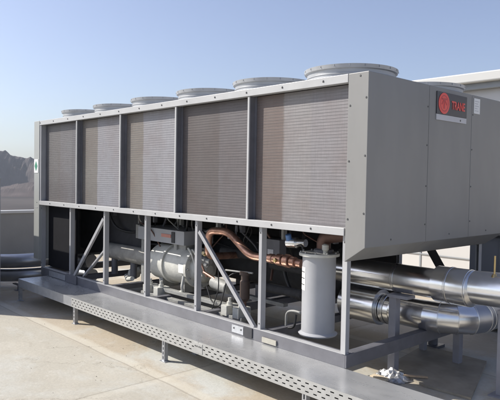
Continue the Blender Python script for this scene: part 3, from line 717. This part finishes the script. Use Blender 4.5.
# ================================================================== cable tray walkway
tr = empty('cable_tray', (-2.4, -.21, GZ), 'long galvanised cable tray with slotted side along the front of the chiller', 'cable tray')
TY0, TY1 = -.42, -.004
lid_edges = [-5.45, -3.80, -1.30, 1.15, 2.2]
for a, c in zip(lid_edges, lid_edges[1:]):
    b = MB(); b.box((a+.001, TY0, -.004), (c-.001, TY1, 0)); b.build('tray_lid', P_LID, tr)
b = MB(); b.box((-5.45, TY0-.003, -.112), (-3.80, TY0-.0005, .001)); b.build('tray_side', P_STRUT, tr)
def slotted(x0, x1, y, z0, z1):
    b = MB(); px = .078; rows = 3; n = int((x1-x0)/px); rz = (z1-z0-.02)/rows
    ys = (y-.0025, y)
    def quad(xa, za, xb, zb):
        b.add([(xa, ys[0], za), (xb, ys[0], za), (xb, ys[0], zb), (xa, ys[0], zb)], [(0, 1, 2, 3)])
        b.add([(xa, ys[1], za), (xb, ys[1], za), (xb, ys[1], zb), (xa, ys[1], zb)], [(3, 2, 1, 0)])
    quad(x0, z0, x1, z0+.01); quad(x0, z1-.01, x1, z1)
    for r in range(rows):
        za = z0+.01+r*rz; zb = za+rz; off = px/2*(r % 2); sl = .034; sh = .0095
        zc = (za+zb)/2
        xa = x0
        k = 0
        while True:
            cx_ = x0+off+px*(k+.5)
            if cx_+sl/2 > x1-.01: quad(xa, za, x1, zb); break
            quad(xa, za, cx_-sl/2, zb)
            quad(cx_-sl/2, za, cx_+sl/2, zc-sh/2); quad(cx_-sl/2, zc+sh/2, cx_+sl/2, zb)
            # returns of the slot
            for (p, q) in (((cx_-sl/2, zc-sh/2), (cx_+sl/2, zc-sh/2)), ((cx_-sl/2, zc+sh/2), (cx_+sl/2, zc+sh/2)), ((cx_-sl/2, zc-sh/2), (cx_-sl/2, zc+sh/2)), ((cx_+sl/2, zc-sh/2), (cx_+sl/2, zc+sh/2))):
                b.add([(p[0], ys[0], p[1]), (q[0], ys[0], q[1]), (q[0], ys[1], q[1]), (p[0], ys[1], p[1])], [(0, 1, 2, 3)])
            xa = cx_+sl/2; k += 1
    return b
for a, c in ((-3.797, -1.302), (-1.298, 1.148), (1.152, 2.2)):
    slotted(a, c, TY0-.001, -.112, .001).build('tray_side', P_FLANGE, tr)
b = MB(); b.box((-5.45, TY1, -.112), (2.2, TY1+.003, -.001)); b.build('tray_side', P_STRUT, tr)
b = MB(); b.box((-5.44, TY0+.004, -.110), (2.2, TY1-.004, -.107)); b.build('tray_bottom', P_STRUT, tr)
b = MB(); b.box((-1.36, TY0-.007, -.100), (-1.24, TY0-.0038, -.012)); jp = b.build('joint_plate', P_FLANGE, tr)
for x in (-1.34, -1.315, -1.285, -1.26):
    s = MB(); s.lathe((x, TY0-.007, -.04), (0, -1, 0), [(0, .007), (.004, .006)], 8); s.build('bolt', P_SCREW, jp)
for x in (-5.43, -3.73, -1.852, -.04, 1.75):
    for y in (TY0+.0, TY1-.045):
        b = MB(); X0_, X1_ = x-.021, x+.021
        b.box((X0_, y+.003, GZ+.006), (X0_+.0025, y+.042, -.1125)); b.box((X1_-.0025, y+.003, GZ+.006), (X1_, y+.042, -.1125))
        # slotted web
        zc = GZ+.03; b.box((X0_, y, GZ+.006), (X0_+.014, y+.0025, -.1125)); b.box((X1_-.014, y, GZ+.006), (X1_, y+.0025, -.1125))
        z = GZ+.006
        while z < -.125:
            b.box((X0_+.014, y, z), (X1_-.014, y+.0025, z+.018)); z += .045
        b.box((X0_+.0026, y+.020, GZ+.006), (X1_-.0026, y+.0215, -.1125))
        lg = b.build('leg', P_STRUT, tr)
        s = MB(); s.box((x-.04, y-.012, GZ+.001), (x+.05, y+.055, GZ+.006)); s.build('foot_plate', P_STRUT, lg)
    b = MB(); b.box((x-.02, TY0+.05, -.137), (x+.02, TY1-.05, -.113)); b.build('cross_bracket', P_STRUT, tr)
# taped notice stuck on the lid in front of the base channel
b = MB(); b.box((-.915, -.0135, .012), (-.74, -.0025, .056)); tag(b.build('paper_notice', P_CREAM), 'small cream paper notice taped to the dark base channel of the chiller', 'notice')

# ================================================================== jacketed water pipes, right
def jacket(name, label, path, secs, joint_r=None, group=None):
    pass
pp = empty('upper_water_pipe', (.6, 1.05, .57), 'upper shiny aluminium clad water pipe leaving the right end of the chiller', 'pipe')
AX = 1.05; AZ = .57
b = MB(); b.lathe((-.95, AX, AZ), (1, 0, 0), [(0, .128), (.73, .128)], 48); b.build('jacket', P_ALU, pp)
b = MB(); b.lathe((-.218, AX, AZ), (1, 0, 0), [(0, .1295), (.395, .1295)], 48); b.build('jacket', P_ALU, pp)
b = MB(); b.lathe((-.235, AX, AZ), (1, 0, 0), [(0, .1305), (.003, .1325), (.03, .1325), (.033, .1305)], 48, cap=False); b.build('band', P_ALU2, pp)
b = MB(); b.lathe((.178, AX, AZ+.005), (1, 0, 0), [(0, .128), (.004, .155), (.30, .157), (.304, .150)], 48); b.build('valve_cover', P_ALU, pp)
b = MB(); b.lathe((.30, AX, AZ+.005), (1, 0, 0), [(0, .157), (.003, .160), (.02, .160), (.023, .157)], 48, cap=False); b.build('band', P_ALU2, pp)
b = MB(); b.lathe((.515, AX, AZ+.02), (1, 0, .03), [(0, .139), (.9, .139), (2.4, .139)], 48); b.build('jacket', P_ALU, pp)
b = MB(); b.lathe((.485, AX, AZ+.005), (1, 0, 0), [(0, .155), (.01, .154), (.05, .12)], 40); b.build('end_cone', P_ALU2, pp)
b = MB(); b.tube([(.70, AX-.06, .68), (.70, AX-.06, .875)], .008, 10); b.lathe((.70, AX-.06, .685), (0, 0, 1), [(0, .032), (.02, .028), (.045, .014)], 16); b.build('valve_stem', P_BRASS, pp)

pq = empty('lower_water_pipe', (.2, 1.22, .24), 'lower aluminium clad water pipe with a segmented elbow below the upper pipe', 'pipe')
BX = 1.22; BZ = .235
b = MB(); b.lathe((-.90, BX-.04, .235), (1, 0, 0), [(0, .12), (.003, .170), (.42, .172), (.424, .125)], 48); b.build('valve_cover', P_ALU, pq)
b = MB(); b.lathe((-.47, BX, BZ-.015), (1, 0, 0), [(0, .135), (.11, .135)], 48); b.build('jacket', P_ALU, pq)
b = MB(); b.lathe((-.455, BX, BZ-.015), (1, 0, 0), [(0, .138), (.003, .143), (.035, .143), (.038, .138)], 48, cap=False); b.build('band', P_ALU2, pq)
b = MB(); b.lathe((-.358, BX, BZ), (1, 0, 0), [(0, .136), (.36, .136)], 48); b.build('jacket', P_ALU, pq)
# segmented (lobster back) elbow turning towards +y : separate gores
R_ = .34; ec = Vector((0.0, BX+R_, BZ)); angs = [-90, -72, -50, -28, -8, 0]
prev = None
for k in range(len(angs)-1):
    a0, a1 = math.radians(angs[k]), math.radians(angs[k+1])
    p0 = ec+Vector((math.cos(a0)*R_, math.sin(a0)*R_, 0)); p1 = ec+Vector((math.cos(a1)*R_, math.sin(a1)*R_, 0))
    n0 = Vector((-math.sin(a0), math.cos(a0), 0)); n1 = Vector((-math.sin(a1), math.cos(a1), 0)); r_ = .137
    q = 40; vs = []
    for (pc, nn, off) in ((p0, n0, .0015), (p1, n1, -.0015)):
        side = nn.cross(Vector((0, 0, 1)))
        for i in range(q):
            t_ = 2*PI*i/q; vs.append(pc+nn*off+side*(math.cos(t_)*r_)+Vector((0, 0, math.sin(t_)*r_)))
    b = MB(); b.add(vs, [(i, (i+1) % q, q+(i+1) % q, q+i) for i in range(q)], True); b.build('elbow_gore', P_ALU if k < 3 else P_ALUD, pq)
    b = MB(); b.lathe(p1-n1*.004, n1, [(0, r_), (.001, r_+.004), (.008, r_+.004), (.009, r_)], 40, cap=False); b.build('band', P_ALU2, pq)
b = MB(); b.lathe((R_, BX+R_+.002, BZ), (0, 1, 0), [(0, .137), (1.6, .137), (2.6, .137)], 48); b.build('jacket', P_ALUD, pq)

# supports for the pipes
def stand(x, y, top, label, w_=.085, arm=True, m=P_GREYPOST):
    st = empty('pipe_support', (x, y, GZ), label, 'pipe support', 'steel supports under the water pipes')
    b = MB(); b.box((x-w_/2, y-w_/2, GZ+.01), (x+w_/2, y+w_/2, top)); b.build('post', m, st, bevel=.004)
    b = MB(); b.box((x-w_, y-w_, GZ), (x+w_, y+w_, GZ+.01)); b.build('foot_plate', m, st)
    if arm:
        b = MB(); b.box((x-.04, y-w_/2-.03, top+.0005), (x+.17, y+w_/2+.03, top+.03)); b.build('arm', m, st, bevel=.003)
    return st
stand(-.215, .99, .405, 'square grey post with a short arm, standing in front of the lower water pipe', .075)
stand(.03, 1.72, .075, 'grey post under the segmented pipe elbow', .07)
stand(-.42, 1.85, .02, 'short dark stub post farthest back below the pipes', .06, False)
stand(.70, 1.22, .38, 'blue grey post at the right edge of the photo under the upper pipe', .09)

# ================================================================== pipes at the far left end
for k, (z, r_, dy, lab, P0) in enumerate(((.11, .11, 0, 'upper dark jacketed pipe curving out of the far left end of the chiller', None), (-.115, .10, .03, 'lower dark jacketed pipe curving out of the far left end of the chiller', None))):
    pts = [(-5.55, .75+dy, z+.03), (-6.2, .62+dy, z+.03), (-6.35, .0+dy, z), (-6.9, -.5+dy, z-.02)]
    o = empty('jacketed_pipe', (-6.1, .4, z), lab, 'pipe', 'dark pipes at the far left end')
    b = MB(); b.tube(bends(pts, .5, 12), r_, 28); b.build('jacket', P_ALUD, o)
    
for k, (x, y, lab) in enumerate(((-5.95, .35, 'small galvanised stand nearest the chiller under the left pipes'), (-6.2, -.12, 'small galvanised stand at the left photo edge under the left pipes'))):
    o = empty('pipe_stand', (x, y, GZ), lab, 'pipe support', 'small stands under the left pipes')
    b = MB(); b.box((x-.02, y-.02, GZ+.005), (x+.02, y+.02, -.24)); b.build('post', P_DARKC, o)
    b = MB(); b.box((x-.2, y-.025, -.239), (x+.08, y+.025, -.225)); b.build('arm', P_DARKC, o)
    b = MB(); b.box((x-.06, y-.06, GZ), (x+.06, y+.06, GZ+.005)); b.build('foot_plate', P_DARKC, o)

# ================================================================== bits on the ground at the right
b = MB(); b.add([(-.36, 1.13, GZ+.002), (.16, .90, GZ+.002), (.57, .92, GZ+.002), (.20, 1.98, GZ+.002), (-.50, 2.0, GZ+.002),
                 (-.36, 1.13, GZ+.022), (.16, .90, GZ+.022), (.57, .92, GZ+.022), (.20, 1.98, GZ+.022), (-.50, 2.0, GZ+.022)],
                [(4, 3, 2, 1, 0), (5, 6, 7, 8, 9), (0, 1, 6, 5), (1, 2, 7, 6), (2, 3, 8, 7), (3, 4, 9, 8), (4, 0, 5, 9)])
tag(b.build('board', P_PLY), 'flat brown board lying in the shade below the water pipes', 'board')
# crumpled foil
def crumple(c, sx_, sy_, sz_, seed):
    rnd = random.Random(seed); n, m_ = 15, 10; vs = []
    for j in range(m_+1):
        for i in range(n+1):
            u, v = i/n-.5, j/m_-.5
            e = max(0, 1-4*(u*u+v*v)*.9)
            vs.append((c[0]+u*sx_+rnd.uniform(-.005, .005)+v*.05, c[1]+v*sy_+rnd.uniform(-.005, .005), c[2]+.003+e*sz_*rnd.uniform(.45, 1.0)))
    fs = [(j*(n+1)+i, j*(n+1)+i+1, (j+1)*(n+1)+i+1, (j+1)*(n+1)+i) for j in range(m_) for i in range(n)]
    q = MB(); q.add(vs, fs); k = len(vs)
    q.add([(x, y, z-.0025) for x, y, z in vs], [tuple(reversed(f)) for f in fs]); return q
tag(crumple((-.15, .88, GZ), .32, .22, .10, 3).build('foil_scrap', P_FOIL), 'crumpled shiny foil scrap on the ground at the foot of the grey post', 'scrap')
b = MB(); b.box((-.28, .72, GZ+.001), (-.12, .80, GZ+.03)); tag(b.build('foam_offcut', P_PLASTER, bevel=.006), 'pale foam offcut beside the crumpled foil', 'scrap')
b = MB(); b.beam((-.06, .92, GZ+.045), (.10, 1.06, GZ+.035), .022, .012, (0, 0, 1)); tag(b.build('wood_stick', P_WOOD), 'short flat piece of pinkish wood lying right of the foil', 'scrap')
rnd = random.Random(11)
# small pebbles and mortar crumbs on the slab
peb = MB()
for k in range(26):
    x, y = rnd.uniform(-5, .4), rnd.uniform(-1.6, -.5)
    r_ = rnd.choice((.003, .004, .005)); 
    v = [(x+r_*a*rnd.uniform(.7, 1.3), y+r_*c*rnd.uniform(.7, 1.3), GZ+r_*.9*(d+.9)) for a, c, d in ((1, 0, 0), (0, 1, 0), (-1, 0, 0), (0, -1, 0), (0, 0, 1), (0, 0, -1))]
    peb.add(v, [(0, 1, 4), (1, 2, 4), (2, 3, 4), (3, 0, 4), (1, 0, 5), (2, 1, 5), (3, 2, 5), (0, 3, 5)])
pb = peb.build('gravel_crumbs', mat('crumbs', (.30, .27, .22), .8)); pb['kind'] = 'stuff'; pb['label'] = 'tiny loose crumbs scattered on the concrete roof'; pb['category'] = 'gravel'

# ================================================================== air
hz = MB(); hz.box((-3200, -3200, -18.5), (3200, 3200, 190))
hm = bpy.data.materials.new('haze'); hm.use_nodes = True; N = hm.node_tree.nodes; N.clear()
pv = N.new('ShaderNodeVolumePrincipled'); pv.inputs['Color'].default_value = (.84, .91, 1, 1); pv.inputs['Density'].default_value = .00017; pv.inputs['Anisotropy'].default_value = .2
ou = N.new('ShaderNodeOutputMaterial'); hm.node_tree.links.new(pv.outputs[0], ou.inputs['Volume'])
ho = hz.build('haze', hm); ho['kind'] = 'stuff'; ho['label'] = 'thin pale haze in the air between the roof and the mountains'; ho['category'] = 'haze'
